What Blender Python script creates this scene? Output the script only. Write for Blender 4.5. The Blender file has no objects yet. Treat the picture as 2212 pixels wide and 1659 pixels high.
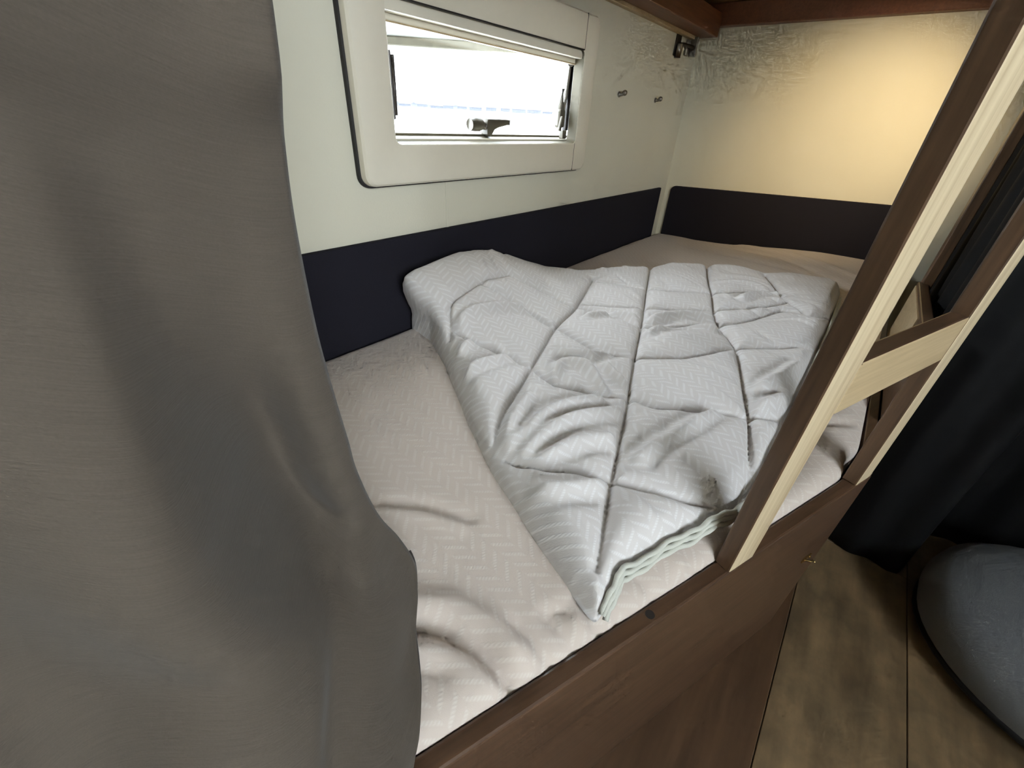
import bpy, bmesh, math, random
import numpy as np
from mathutils import Vector, Matrix
from mathutils.geometry import delaunay_2d_cdt

# ------------------------------------------------------------------ camera
SC = bpy.context.scene
COL = SC.collection
cam_d = bpy.data.cameras.new('camera')
cam_d.sensor_width = 36.0
cam_d.lens = 902.63 / 2212 * 36.0
cam_d.clip_start = 0.01
cam_d.clip_end = 400
cam = bpy.data.objects.new('camera', cam_d)
COL.objects.link(cam)
cR = Vector((0.63280734, -0.77287686, 0.04707677))
cU = Vector((0.38913604, 0.36999749, 0.84360832))
cF = Vector((0.66942364, 0.51552227, -0.53489137))
cam.matrix_world = Matrix(((cR.x, cU.x, -cF.x, 0), (cR.y, cU.y, -cF.y, 0), (cR.z, cU.z, -cF.z, .96), (0, 0, 0, 1)))
SC.camera = cam

# ------------------------------------------------------------------ world: bright overcast daylight
SKY = 3.3
world = bpy.data.worlds.new('overcast_sky')
SC.world = world
world.use_nodes = True
bg = world.node_tree.nodes['Background']
bg.inputs[0].default_value = (0.89, 0.95, 1.0, 1)
bg.inputs[1].default_value = SKY

def portal(name, loc, rot, sx, sy):
    l = bpy.data.lights.new(name, 'AREA')
    l.shape = 'RECTANGLE'; l.size = sx; l.size_y = sy
    l.cycles.is_portal = True
    o = bpy.data.objects.new(name, l); COL.objects.link(o)
    o.location = loc; o.rotation_euler = rot
portal('window_portal', (1.0, .87, 1.02), (math.radians(-90), 0, 0), .76, .25)
portal('door_window_portal', (-.46, -1.56, 1.36), (math.radians(90), 0, 0), 1.12, .74)

vs = SC.view_settings
vs.view_transform = 'Standard'; vs.look = 'None'; vs.gamma = 1.0; vs.use_curve_mapping = False
vs.exposure = 2.75
cy = SC.cycles
cy.max_bounces = 6; cy.diffuse_bounces = 4; cy.glossy_bounces = 3; cy.transmission_bounces = 2; cy.transparent_max_bounces = 8
cy.caustics_reflective = False; cy.caustics_refractive = False
cy.use_adaptive_sampling = True; cy.adaptive_threshold = .06; cy.adaptive_min_samples = 12; cy.use_light_tree = False

# ------------------------------------------------------------------ materials
def M(name): 
    m = bpy.data.materials.new(name); m.use_nodes = True
    return m, m.node_tree.nodes, m.node_tree.links, m.node_tree.nodes['Principled BSDF']
def srgb(r, g, b):
    f = lambda c: (c/255/12.92) if c/255 <= .04045 else ((c/255+.055)/1.055)**2.4
    return (f(r), f(g), f(b), 1)
def plain(name, rgb, rough=.5, metal=0., noise=.0, nscale=40., bump=0., bscale=300., spec=.5):
    m, n, l, p = M(name)
    p.inputs['Roughness'].default_value = rough; p.inputs['Metallic'].default_value = metal
    p.inputs['Specular IOR Level'].default_value = spec
    c = srgb(*rgb)
    tc = n.new('ShaderNodeTexCoord')
    nz = n.new('ShaderNodeTexNoise'); nz.inputs['Scale'].default_value = nscale; nz.inputs['Detail'].default_value = 5
    l.new(tc.outputs['Object'], nz.inputs['Vector'])
    mx = n.new('ShaderNodeMix'); mx.data_type = 'RGBA'
    mx.inputs[6].default_value = tuple(v*(1-noise) for v in c[:3])+(1,)
    mx.inputs[7].default_value = tuple(min(1, v*(1+noise)) for v in c[:3])+(1,)
    l.new(nz.outputs['Fac'], mx.inputs[0]); l.new(mx.outputs[2], p.inputs['Base Color'])
    if bump:
        nb = n.new('ShaderNodeTexNoise'); nb.inputs['Scale'].default_value = bscale; nb.inputs['Detail'].default_value = 3
        l.new(tc.outputs['Object'], nb.inputs['Vector'])
        b = n.new('ShaderNodeBump'); b.inputs['Strength'].default_value = bump; b.inputs['Distance'].default_value = .002
        l.new(nb.outputs['Fac'], b.inputs['Height']); l.new(b.outputs[0], p.inputs['Normal'])
    return m
def wood(name, dark, light, rough=.45, axis=0, stretch=14., scale=10., rot=0., contrast=(.3, .75), bump=.08):
    m, n, l, p = M(name)
    tc = n.new('ShaderNodeTexCoord'); mp = n.new('ShaderNodeMapping')
    rt = n.new('ShaderNodeMapping'); rt.inputs['Rotation'].default_value = (0, 0, rot)
    sc = [stretch]*3; sc[axis] = 1.0
    mp.inputs['Scale'].default_value = sc
    oi = n.new('ShaderNodeObjectInfo'); cb = n.new('ShaderNodeCombineXYZ')
    mm = n.new('ShaderNodeMath'); mm.operation = 'MULTIPLY'; mm.inputs[1].default_value = 17.0
    l.new(oi.outputs['Random'], mm.inputs[0]); 
    for i in range(3): l.new(mm.outputs[0], cb.inputs[i])
    l.new(tc.outputs['Object'], rt.inputs['Vector']); l.new(rt.outputs[0], mp.inputs['Vector'])
    va = n.new('ShaderNodeVectorMath'); va.operation = 'ADD'
    l.new(mp.outputs[0], va.inputs[0]); l.new(cb.outputs[0], va.inputs[1])
    a = n.new('ShaderNodeTexNoise'); a.inputs['Scale'].default_value = scale*.35; a.inputs['Detail'].default_value = 8; a.inputs['Distortion'].default_value = .6
    b = n.new('ShaderNodeTexNoise'); b.inputs['Scale'].default_value = scale; b.inputs['Detail'].default_value = 6
    l.new(va.outputs[0], a.inputs['Vector']); l.new(va.outputs[0], b.inputs['Vector'])
    ad = n.new('ShaderNodeMath'); ad.operation = 'MULTIPLY_ADD'; ad.inputs[1].default_value = .5
    l.new(a.outputs['Fac'], ad.inputs[0])
    hf = n.new('ShaderNodeMath'); hf.operation = 'MULTIPLY'; hf.inputs[1].default_value = .5
    l.new(b.outputs['Fac'], hf.inputs[0]); l.new(hf.outputs[0], ad.inputs[2])
    cr = n.new('ShaderNodeValToRGB')
    cr.color_ramp.elements[0].position = contrast[0]; cr.color_ramp.elements[1].position = contrast[1]
    cr.color_ramp.elements[0].color = srgb(*dark); cr.color_ramp.elements[1].color = srgb(*light)
    l.new(ad.outputs[0], cr.inputs[0]); l.new(cr.outputs[0], p.inputs['Base Color'])
    p.inputs['Roughness'].default_value = rough
    bp = n.new('ShaderNodeBump'); bp.inputs['Strength'].default_value = bump; bp.inputs['Distance'].default_value = .002
    l.new(ad.outputs[0], bp.inputs['Height']); l.new(bp.outputs[0], p.inputs['Normal'])
    return m
def herringbone(name, base, thread, colw=.020, pitch=.0062, rot=0., strength=.35, rough=.85):
    """woven jacquard: columns of slanted threads that change direction"""
    m, n, l, p = M(name)
    def mt(op, a, b=None, c=None):
        x = n.new('ShaderNodeMath'); x.operation = op
        for i, v in enumerate((a, b, c)):
            if v is None: continue
            if isinstance(v, (int, float)): x.inputs[i].default_value = v
            else: l.new(v, x.inputs[i])
        return x.outputs[0]
    tc = n.new('ShaderNodeTexCoord'); mp = n.new('ShaderNodeMapping'); mp.inputs['Rotation'].default_value = (0, 0, rot)
    l.new(tc.outputs['UV'], mp.inputs['Vector'])
    sp = n.new('ShaderNodeSeparateXYZ'); l.new(mp.outputs[0], sp.inputs[0])
    u = mt('DIVIDE', sp.outputs[0], colw)
    fr = mt('FRACT', u); idx = mt('FLOOR', u)
    par = mt('MULTIPLY_ADD', mt('MODULO', mt('ABSOLUTE', idx), 2.0), 2.0, -1.0)
    slant = mt('MULTIPLY', mt('MULTIPLY', mt('SUBTRACT', fr, .5), par), colw*1.0)
    run = mt('ADD', sp.outputs[1], mt('ADD', slant, mt('MULTIPLY', par, pitch*.25)))
    st = mt('FRACT', mt('DIVIDE', run, pitch))
    bar = mt('SUBTRACT', .23, mt('ABSOLUTE', mt('SUBTRACT', st, .5)))
    bar = mt('MAXIMUM', mt('MINIMUM', mt('MULTIPLY', bar, 7.0), 1.0), 0.0)
    edge = mt('MINIMUM', mt('MULTIPLY', mt('SUBTRACT', .5, mt('ABSOLUTE', mt('SUBTRACT', fr, .5))), 9.0), 1.0)
    bead = mt('MULTIPLY_ADD', mt('SINE', mt('MULTIPLY', mt('SUBTRACT', mt('MULTIPLY', fr, par), mt('DIVIDE', run, pitch*1.7)), 52.0)), .28, .72)
    bar = mt('MULTIPLY', mt('MULTIPLY', bar, edge), bead)
    nz = n.new('ShaderNodeTexNoise'); nz.inputs['Scale'].default_value = 900; nz.inputs['Detail'].default_value = 2
    l.new(tc.outputs['UV'], nz.inputs['Vector'])
    big = n.new('ShaderNodeTexNoise'); big.inputs['Scale'].default_value = 9; big.inputs['Detail'].default_value = 3
    l.new(tc.outputs['UV'], big.inputs['Vector'])
    fac = mt('MULTIPLY', bar, mt('MULTIPLY_ADD', big.outputs['Fac'], .8, .4))
    mx = n.new('ShaderNodeMix'); mx.data_type = 'RGBA'
    mx.inputs[6].default_value = srgb(*base); mx.inputs[7].default_value = srgb(*thread)
    l.new(fac, mx.inputs[0]); l.new(mx.outputs[2], p.inputs['Base Color'])
    hgt = mt('MULTIPLY_ADD', nz.outputs['Fac'], .5, fac)
    b = n.new('ShaderNodeBump'); b.inputs['Strength'].default_value = strength; b.inputs['Distance'].default_value = .0012
    l.new(hgt, b.inputs['Height']); l.new(b.outputs[0], p.inputs['Normal'])
    p.inputs['Roughness'].default_value = rough; p.inputs['Specular IOR Level'].default_value = .25
    p.inputs['Sheen Weight'].default_value = .15
    return m
def fabric(name, c1, c2, sx=40., sy=900., rough=.95, bump=.25, sheen=.1):
    """woven cloth with a fine horizontal thread"""
    m, n, l, p = M(name)
    tc = n.new('ShaderNodeTexCoord'); mp = n.new('ShaderNodeMapping'); mp.inputs['Scale'].default_value = (sx, sy, 1)
    l.new(tc.outputs['UV'], mp.inputs['Vector'])
    a = n.new('ShaderNodeTexNoise'); a.inputs['Scale'].default_value = 1; a.inputs['Detail'].default_value = 3
    l.new(mp.outputs[0], a.inputs['Vector'])
    b = n.new('ShaderNodeTexNoise'); b.inputs['Scale'].default_value = 700; b.inputs['Detail'].default_value = 2
    l.new(tc.outputs['UV'], b.inputs['Vector'])
    mx = n.new('ShaderNodeMix'); mx.data_type = 'RGBA'
    mx.inputs[6].default_value = srgb(*c1); mx.inputs[7].default_value = srgb(*c2)
    ad = n.new('ShaderNodeMath'); ad.operation = 'MULTIPLY_ADD'; ad.inputs[1].default_value = .6
    h = n.new('ShaderNodeMath'); h.operation = 'MULTIPLY'; h.inputs[1].default_value = .4
    l.new(b.outputs['Fac'], h.inputs[0]); l.new(a.outputs['Fac'], ad.inputs[0]); l.new(h.outputs[0], ad.inputs[2])
    l.new(ad.outputs[0], mx.inputs[0]); l.new(mx.outputs[2], p.inputs['Base Color'])
    bp = n.new('ShaderNodeBump'); bp.inputs['Strength'].default_value = bump; bp.inputs['Distance'].default_value = .001
    l.new(ad.outputs[0], bp.inputs['Height']); l.new(bp.outputs[0], p.inputs['Normal'])
    p.inputs['Roughness'].default_value = rough; p.inputs['Specular IOR Level'].default_value = .2
    p.inputs['Sheen Weight'].default_value = sheen
    return m
def glassy(name, tint=(.97, .99, 1)):
    m, n, l, p = M(name)
    n.remove(p)
    t = n.new('ShaderNodeBsdfTransparent'); t.inputs[0].default_value = tint+(1,)
    g = n.new('ShaderNodeBsdfGlossy'); g.inputs['Roughness'].default_value = .03
    lw = n.new('ShaderNodeLayerWeight'); lw.inputs[0].default_value = .5
    pw = n.new('ShaderNodeMath'); pw.operation = 'POWER'; pw.inputs[1].default_value = 4.0
    f = n.new('ShaderNodeMath'); f.operation = 'MULTIPLY_ADD'; f.inputs[1].default_value = .5; f.inputs[2].default_value = .03
    l.new(lw.outputs['Facing'], pw.inputs[0]); l.new(pw.outputs[0], f.inputs[0])
    mx = n.new('ShaderNodeMixShader')
    l.new(f.outputs[0], mx.inputs[0]); l.new(t.outputs[0], mx.inputs[1]); l.new(g.outputs[0], mx.inputs[2])
    l.new(mx.outputs[0], n['Material Output'].inputs[0])
    return m
def plank_floor(name):
    m = mottled = wood(name, (86, 71, 53), (172, 145, 109), rough=.5, axis=0, stretch=5., scale=5., contrast=(.28, .72), bump=.12)
    n, l = m.node_tree.nodes, m.node_tree.links; p = n['Principled BSDF']
    src = p.inputs['Base Color'].links[0].from_socket
    tc = n.new('ShaderNodeTexCoord'); gm = n.new('ShaderNodeNewGeometry')
    a = n.new('ShaderNodeTexNoise'); a.inputs['Scale'].default_value = 9; a.inputs['Detail'].default_value = 6; a.inputs['Roughness'].default_value = .65
    l.new(gm.outputs['Position'], a.inputs['Vector'])
    r = n.new('ShaderNodeValToRGB'); r.color_ramp.elements[0].position = .30; r.color_ramp.elements[1].position = .72
    r.color_ramp.elements[0].color = srgb(186, 188, 188); r.color_ramp.elements[1].color = srgb(250, 244, 236)
    mx = n.new('ShaderNodeMix'); mx.data_type = 'RGBA'; mx.blend_type = 'MULTIPLY'; mx.inputs[0].default_value = 1
    l.new(a.outputs['Fac'], r.inputs[0]); l.new(src, mx.inputs[6]); l.new(r.outputs[0], mx.inputs[7]); l.new(mx.outputs[2], p.inputs['Base Color'])
    return m

MAT = dict(
    wall=plain('wall_board', (214, 209, 190), .6, noise=.03, nscale=6, bump=.12, bscale=220),
    ceil=plain('ceiling_board', (215, 212, 204), .6, noise=.03),
    walnut=wood('walnut_laminate', (60, 43, 31), (100, 73, 52), rough=.38, axis=0, stretch=16, scale=12, rot=.36),
    walnut_z=wood('walnut_upright', (70, 52, 38), (116, 88, 64), rough=.4, axis=2, stretch=16, scale=12),
    walnut_x=wood('walnut_step', (70, 52, 38), (104, 78, 56), rough=.35, axis=0, stretch=10, scale=6),
    redwood=wood('red_brown_laminate', (88, 52, 36), (122, 76, 52), rough=.45, axis=0, stretch=16, scale=10),
    ply_lit=wood('ply_edge_lit', (164, 142, 111), (214, 197, 164), rough=.55, axis=2, stretch=60, scale=3, contrast=(.3, .7)),
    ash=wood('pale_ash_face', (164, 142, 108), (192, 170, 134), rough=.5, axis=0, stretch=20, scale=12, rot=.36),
    shell=plain('window_plastic', (222, 214, 196), .42, noise=.02, nscale=60, bump=.05, bscale=500),
    shell_dimmed=plain('window_plastic_dimmed', (86, 79, 61), .5, noise=.03, nscale=60),  # window plastic darkened in colour to offset sky glare on inner faces
    gasket=plain('black_rubber', (34, 30, 28), .7),
    metal=plain('satin_steel', (150, 146, 140), .35, 1.0),
    darkmetal=plain('dark_steel', (70, 66, 64), .4, .8),
    brass=plain('worn_brass', (190, 160, 105), .3, 1.0),
    plastic=plain('grey_plastic', (84, 79, 68), .45),
    navy=fabric('dark_felt', (26, 25, 31), (40, 38, 46), 500, 500, bump=.15, sheen=.0),
    sheet=herringbone('jacquard_sheet', (198, 185, 175), (208, 199, 190), colw=.0225, pitch=.0200, rot=.05, strength=.3),
    quilt=herringbone('jacquard_quilt', (205, 200, 198), (222, 220, 220), colw=.020, pitch=.0180, rot=.30, strength=.3),
    edge_band=fabric('quilt_binding', (176, 176, 166), (206, 206, 197), 900, 900, bump=.3),
    curtain=fabric('taupe_curtain_cloth', (74, 66, 58), (98, 89, 79), 26, 1100, bump=.3),
    hem=fabric('dark_hem', (44, 38, 36), (66, 58, 54), 300, 900),
    grey=fabric('grey_upholstery', (100, 102, 105), (126, 128, 131), 700, 700, bump=.3),
    black=fabric('black_upholstery', (9, 9, 10), (16, 16, 18), 300, 300, rough=.7, bump=.1, sheen=0),
    contact_shade=plain('contact_shade_black', (20, 18, 17), .7, noise=.1, spec=.2),
    glass=glassy('acrylic_pane'),
    snow=plain('snow', (238, 240, 244), .8),
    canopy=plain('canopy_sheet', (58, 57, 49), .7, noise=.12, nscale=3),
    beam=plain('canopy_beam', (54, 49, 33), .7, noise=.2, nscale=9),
    house=plain('grey_render', (54, 56, 62), .9, noise=.1, nscale=2),
    roof=plain('grey_roof', (42, 44, 50), .9, noise=.1, nscale=2),
    tree=plain('bare_twigs', (40, 42, 48), .9, noise=.2, nscale=3),
    planks=plank_floor('weathered_oak_vinyl'),
    underlay=plain('dark_joint', (20, 16, 13), .9),
    lampglow=None,
)
def lampmat():
    m, n, l, p = M('warm_lamp_diffuser')
    p.inputs['Base Color'].default_value = (1, .9, .7, 1)
    p.inputs['Emission Color'].default_value = (1.0, .78, .45, 1)
    p.inputs['Emission Strength'].default_value = 12
    return m
MAT['lampglow'] = lampmat()

# ------------------------------------------------------------------ helpers
def obj(name, verts, faces, mat, parent=None, smooth=False, uv=None, loc=(0, 0, 0)):
    me = bpy.data.meshes.new(name)
    me.from_pydata([tuple(v) for v in verts], [], [tuple(f) for f in faces])
    for m in (mat if isinstance(mat, (list, tuple)) else [mat]): me.materials.append(m)
    if smooth: me.polygons.foreach_set('use_smooth', [True]*len(me.polygons))
    me.update()
    if uv is not None:
        ul = me.uv_layers.new(name='UVMap')
        li = np.zeros(len(me.loops), int); me.loops.foreach_get('vertex_index', li)
        ul.data.foreach_set('uv', np.asarray(uv, float)[li].ravel())
    o = bpy.data.objects.new(name, me); COL.objects.link(o)
    o.location = loc
    if parent is not None: o.parent = parent
    return o
def bmobj(name, bm, mat, parent=None, smooth=False, loc=(0, 0, 0)):
    me = bpy.data.meshes.new(name)
    bm.normal_update(); bm.to_mesh(me); bm.free()
    for m in (mat if isinstance(mat, (list, tuple)) else [mat]): me.materials.append(m)
    if smooth: me.polygons.foreach_set('use_smooth', [True]*len(me.polygons))
    o = bpy.data.objects.new(name, me); COL.objects.link(o)
    o.location = loc
    if parent is not None: o.parent = parent
    return o
def tag(o, label=None, cat=None, group=None, kind=None):
    if label: o['label'] = label
    if cat: o['category'] = cat
    if group: o['group'] = group
    if kind: o['kind'] = kind
    return o
def empty(name, loc, label=None, cat=None, group=None, kind=None):
    o = bpy.data.objects.new(name, None); COL.objects.link(o); o.location = loc
    o.empty_display_size = .05
    return tag(o, label, cat, group, kind)
def bm_box(bm, c, size, rot=None, bevel=0., seg=2):
    r = bmesh.ops.create_cube(bm, size=1.0)
    vs = r['verts']
    bmesh.ops.scale(bm, vec=size, verts=vs)
    if bevel > 0:
        es = list({e for v in vs for e in v.link_edges})
        g = bmesh.ops.bevel(bm, geom=es, offset=bevel, segments=seg, profile=.5, affect='EDGES')
        vs = list({v for f in g['faces'] for v in f.verts} | {v for v in vs if v.is_valid})
    if rot is not None: bmesh.ops.transform(bm, matrix=rot.to_4x4(), verts=vs)
    bmesh.ops.translate(bm, vec=c, verts=vs)
    return vs
def rel(parent, p):
    return tuple(np.array(p) - np.array(parent.location)) if parent is not None else tuple(p)
def box(name, lo, hi, mat, parent=None, bevel=.0, seg=2, smooth=False):
    """axis-aligned box from lo to hi (world), origin at its base centre"""
    lo = np.array(lo, float); hi = np.array(hi, float); c = (lo+hi)/2
    bm = bmesh.new(); bm_box(bm, (0, 0, (hi-lo)[2]/2), tuple(hi-lo), bevel=bevel, seg=seg)
    return bmobj(name, bm, mat, parent, smooth, loc=rel(parent, (c[0], c[1], lo[2])))
def tube(pts, r, n=8, cap=True):
    """verts/faces of a tube along pts; r scalar or list"""
    pts = [Vector(p) for p in pts]; R = r if isinstance(r, (list, tuple)) else [r]*len(pts)
    V = []; Fc = []; up = Vector((0, 0, 1))
    for i, p in enumerate(pts):
        t = (pts[min(i+1, len(pts)-1)] - pts[max(i-1, 0)]).normalized()
        a = t.cross(up)
        if a.length < 1e-4: a = t.cross(Vector((1, 0, 0)))
        a.normalize(); b = t.cross(a)
        for k in range(n):
            an = 2*math.pi*k/n
            V.append(p + R[i]*(math.cos(an)*a + math.sin(an)*b))
    for i in range(len(pts)-1):
        for k in range(n):
            Fc.append((i*n+k, i*n+(k+1) % n, (i+1)*n+(k+1) % n, (i+1)*n+k))
    if cap:
        Fc.append(tuple(range(n))); Fc.append(tuple(reversed(range((len(pts)-1)*n, len(pts)*n))))
    return V, Fc
def prism(name, poly, z0, z1, mat, parent=None, bevel=0., loc=(0, 0, 0)):
    bm = bmesh.new()
    lo = [bm.verts.new((x, y, z0)) for x, y in poly]; hi = [bm.verts.new((x, y, z1)) for x, y in poly]
    n = len(poly)
    bm.faces.new(list(reversed(lo))); bm.faces.new(hi)
    for i in range(n): bm.faces.new((lo[i], lo[(i+1) % n], hi[(i+1) % n], hi[i]))
    bmesh.ops.recalc_face_normals(bm, faces=bm.faces)
    if bevel: bmesh.ops.bevel(bm, geom=list(bm.edges), offset=bevel, segments=2, profile=.5, affect='EDGES')
    return bmobj(name, bm, mat, parent, loc=loc)
def sm(t):
    t = np.clip(t, 0, 1); return t*t*(3-2*t)
def vnoise(x, y, seed=0):
    """smooth value noise"""
    rs = np.random.RandomState(seed); T = rs.rand(64, 64)
    xi = np.floor(x).astype(int); yi = np.floor(y).astype(int); fx = sm(x-xi); fy = sm(y-yi)
    g = lambda a, b: T[a % 64, b % 64]
    return (g(xi, yi)*(1-fx)+g(xi+1, yi)*fx)*(1-fy) + (g(xi, yi+1)*(1-fx)+g(xi+1, yi+1)*fx)*fy - .5
def seg_dist(x, y, line):
    P = np.stack([x, y], -1); d = np.full(x.shape, 9.)
    for a, b in zip(line[:-1], line[1:]):
        a = np.array(a, float); b = np.array(b, float); ab = b-a
        t = np.clip(((P-a) @ ab)/(ab @ ab), 0, 1)
        d = np.minimum(d, np.linalg.norm(P-a-t[..., None]*ab, axis=-1))
    return d
def poly_sd(x, y, poly):
    """signed distance, positive inside"""
    d = seg_dist(x, y, list(poly)+[poly[0]]); ins = np.zeros(x.shape, bool); n = len(poly)
    for i in range(n):
        a = poly[i]; b = poly[(i+1) % n]
        ins ^= ((a[1] > y) != (b[1] > y)) & (x < (b[0]-a[0])*(y-a[1])/(b[1]-a[1]+1e-12)+a[0])
    return np.where(ins, d, -d)
def spline(P, k=8):
    P = [np.array(p, float) for p in P]; out = []
    for i in range(len(P)-1):
        p0 = P[max(i-1, 0)]; p1 = P[i]; p2 = P[i+1]; p3 = P[min(i+2, len(P)-1)]
        for j in range(k):
            t = j/k
            out.append(.5*((2*p1)+(-p0+p2)*t+(2*p0-5*p1+4*p2-p3)*t*t+(-p0+3*p1-3*p2+p3)*t**3))
    out.append(P[-1]); return out

# world frame: x runs along the window wall away from the camera, y towards that wall, z up, floor at 0
WY = .814      # window wall
EX = 2.18      # end wall
ZM = .505      # mattress top
# bed front line ("A"): point A0 and unit direction; n points to the window wall
A0 = np.array([.427, -.026]); AD = np.array([.93570, -.35276]); AN = np.array([.35276, .93570])
ATH = math.atan2(AD[1], AD[0])
def ap(s, o, z=0.): 
    q = A0+AD*s+AN*o
    return (q[0], q[1], z)

# ================================================================== room shell
def wall_with_hole(name, axis, val, thick, u0, u1, z0, z1, holes, mat):
    """wall plane slab at axis=val, extends to val+thick; split in pieces round the holes, one mesh"""
    bm = bmesh.new()
    us = sorted({u0, u1} | {h[0] for h in holes} | {h[1] for h in holes}); zs = sorted({z0, z1} | {h[2] for h in holes} | {h[3] for h in holes})
    for a, b in zip(us[:-1], us[1:]):
        for c, d in zip(zs[:-1], zs[1:]):
            if any(h[0] <= a and b <= h[1] and h[2] <= c and d <= h[3] for h in holes): continue
            lo, hi = sorted((val, val+thick))
            if axis == 'y': bm_box(bm, ((a+b)/2, (lo+hi)/2, (c+d)/2), (b-a, hi-lo, d-c))
            elif axis == 'x': bm_box(bm, ((lo+hi)/2, (a+b)/2, (c+d)/2), (hi-lo, b-a, d-c))
            else: bm_box(bm, ((a+b)/2, (c+d)/2, (lo+hi)/2), (b-a, d-c, hi-lo))
    bmesh.ops.remove_doubles(bm, verts=bm.verts, dist=1e-5)
    return tag(bmobj(name, bm, mat), kind='structure')
X0, Y0, ZC = -1.25, -1.5, 1.96
H1 = (.615, 1.365, .915, 1.150)     # window beside the bed
H2 = (-1.0, .08, 1.00, 1.72)        # window across the aisle
wl = wall_with_hole('wall_left', 'y', WY, .04, X0, EX, 0, ZC, [H1], MAT['wall'])
wr = wall_with_hole('wall_right', 'y', Y0, -.04, X0, EX, 0, ZC, [H2], MAT['wall'])
we = wall_with_hole('wall_far', 'x', EX, .04, Y0-.04, WY+.04, 0, ZC, [], MAT['wall'])
wn = wall_with_hole('wall_near', 'x', X0, -.04, Y0-.04, WY+.04, 0, ZC, [], MAT['wall'])
wc = wall_with_hole('ceiling', 'z', ZC, .04, X0, EX, Y0, WY, [], MAT['ceil'])
tag(box('trim_1', (.752, WY-.0015, .70), (.759, WY, .84), MAT['wall'], bevel=.0005), kind='structure')   # joint strip of the wall board

# floor: separate boards on an underlay
fl = tag(box('floor', (X0, Y0, -.03), (EX, WY, -.003), MAT['underlay']), kind='structure')
pw = .2225; y = -.199+pw*0; random.seed(4)
pm = None
rows = [(-.199 - pw*k, -.199 - pw*(k-1)) for k in range(-1, 6)]
for k, (ya, yb) in enumerate(rows):
    off = [-.9, -.35, -.13, -1.15, -.2, -.75, -.5][k]
    x = X0-1.0+off+1.0
    while x < EX:
        xa, xb = max(x, X0), min(x+1.28, EX); x += 1.28
        if xb-xa < .05: continue
        ya2, yb2 = max(ya, Y0), min(yb, WY)
        if yb2-ya2 < .02: continue
        box('plank', (xa+.0008, ya2+.0008, -.003), (xb-.0008, yb2-.0008, 0.0), MAT['planks'], fl, bevel=.0009, seg=1)

# kitchen window (behind the camera's right shoulder)
w2 = tag(empty('window_2', (-.46, Y0, 1.0)), kind='structure')
bm = bmesh.new()
for c, s in (((0, -.01, .735), (1.14, .06, .03)), ((0, -.01, -.015), (1.14, .06, .03)), ((.555, -.01, .36), (.03, .06, .72)), ((-.555, -.01, .36), (.03, .06, .72))):
    bm_box(bm, c, s, bevel=.004)
bmobj('window_frame', bm, MAT['shell'], w2)
box('window_pane', (-1.0, Y0-.045, 1.0), (.08, Y0-.041, 1.72), MAT['glass'], w2)

# ================================================================== window beside the bed
w1 = tag(empty('window_1', (.932, WY, .83)), kind='structure')
def rrect(x0, x1, z0, z1, r, n=6):
    P = []
    for cx, cz, a0 in ((x1-r, z1-r, 0), (x0+r, z1-r, 90), (x0+r, z0+r, 180), (x1-r, z0+r, 270)):
        for i in range(n+1):
            a = math.radians(a0+90*i/n); P.append((cx+r*math.cos(a), cz+r*math.sin(a)))
    return P
def ring_stack(name, rings, mat, parent, smooth=False):
    """rings: list of (list of (x,z), y): skinned one to the next"""
    V = []; Fc = []; n = len(rings[0][0])
    for P, yy in rings: V += [(x, yy, z) for x, z in P]
    for i in range(len(rings)-1):
        for k in range(n): Fc.append((i*n+k, i*n+(k+1) % n, (i+1)*n+(k+1) % n, (i+1)*n+k))
    V = [rel(parent, v) for v in V]
    o = obj(name, V, Fc, mat, parent, smooth)
    bm = bmesh.new(); bm.from_mesh(o.data); bmesh.ops.recalc_face_normals(bm, faces=bm.faces); bm.to_mesh(o.data); bm.free()
    return o
FY = .784
O = lambda d, r: rrect(.524+d, 1.337-d, .834+d, 1.209-d, r)
I = lambda d, r: rrect(.600-d, 1.268+d, .907-d, 1.130+d, r)
fr_ = ring_stack('window_frame', [(O(-.003, .022), WY), (O(-.002, .022), FY+.006), (O(.002, .020), FY+.001), (O(.006, .018), FY),
                           (I(.004, .016), FY), (I(.001, .014), FY+.002)], MAT['shell'], w1, smooth=True)
ring_stack('opening_lip', [(I(.001, .014), FY+.002), (I(0, .013), FY+.006), (I(-.004, .012), FY+.03)], MAT['shell_dimmed'], w1)
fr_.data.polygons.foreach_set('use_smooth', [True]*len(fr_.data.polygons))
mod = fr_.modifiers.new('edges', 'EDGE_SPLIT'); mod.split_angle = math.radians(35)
ring_stack('window_reveal', [(rrect(.604, 1.264, .911, 1.126, .012), FY+.03), (rrect(.618, 1.352, .921, 1.128, .006), WY+.045)], MAT['shell_dimmed'], w1)
ring_stack('frame_shadow_line', [(O(-.0065, .024), WY), (O(-.0065, .024), WY-.009), (O(-.001, .022), WY-.0105)], MAT['gasket'], w1)  # dark ring put in for the shadow line between frame and wall
# end cap of the blind cassette: seam lines left of it
for za, zb in ((.8335, .906), (1.131, 1.2095)):
    box('frame_seam', (1.2635, FY-.0004, za), (1.2648, FY+.002, zb), MAT['gasket'], w1)
# blind cassette slot along the top of the opening
box('blind_slot', (.606, FY-.001, 1.1300), (1.262, FY+.004, 1.1325), MAT['gasket'], w1)
bl = box('blind_rail', (.607, FY+.028, 1.100), (1.300, FY+.046, 1.1145), MAT['shell'], w1, bevel=.003)
box('blind_rail_lip', (.607, FY+.026, 1.0985), (1.300, FY+.030, 1.1015), MAT['ash'], w1, bevel=.001)
box('blind_cassette', (.602, FY+.008, 1.112), (1.305, FY+.062, 1.140), MAT['shell'], w1, bevel=.002)
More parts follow.
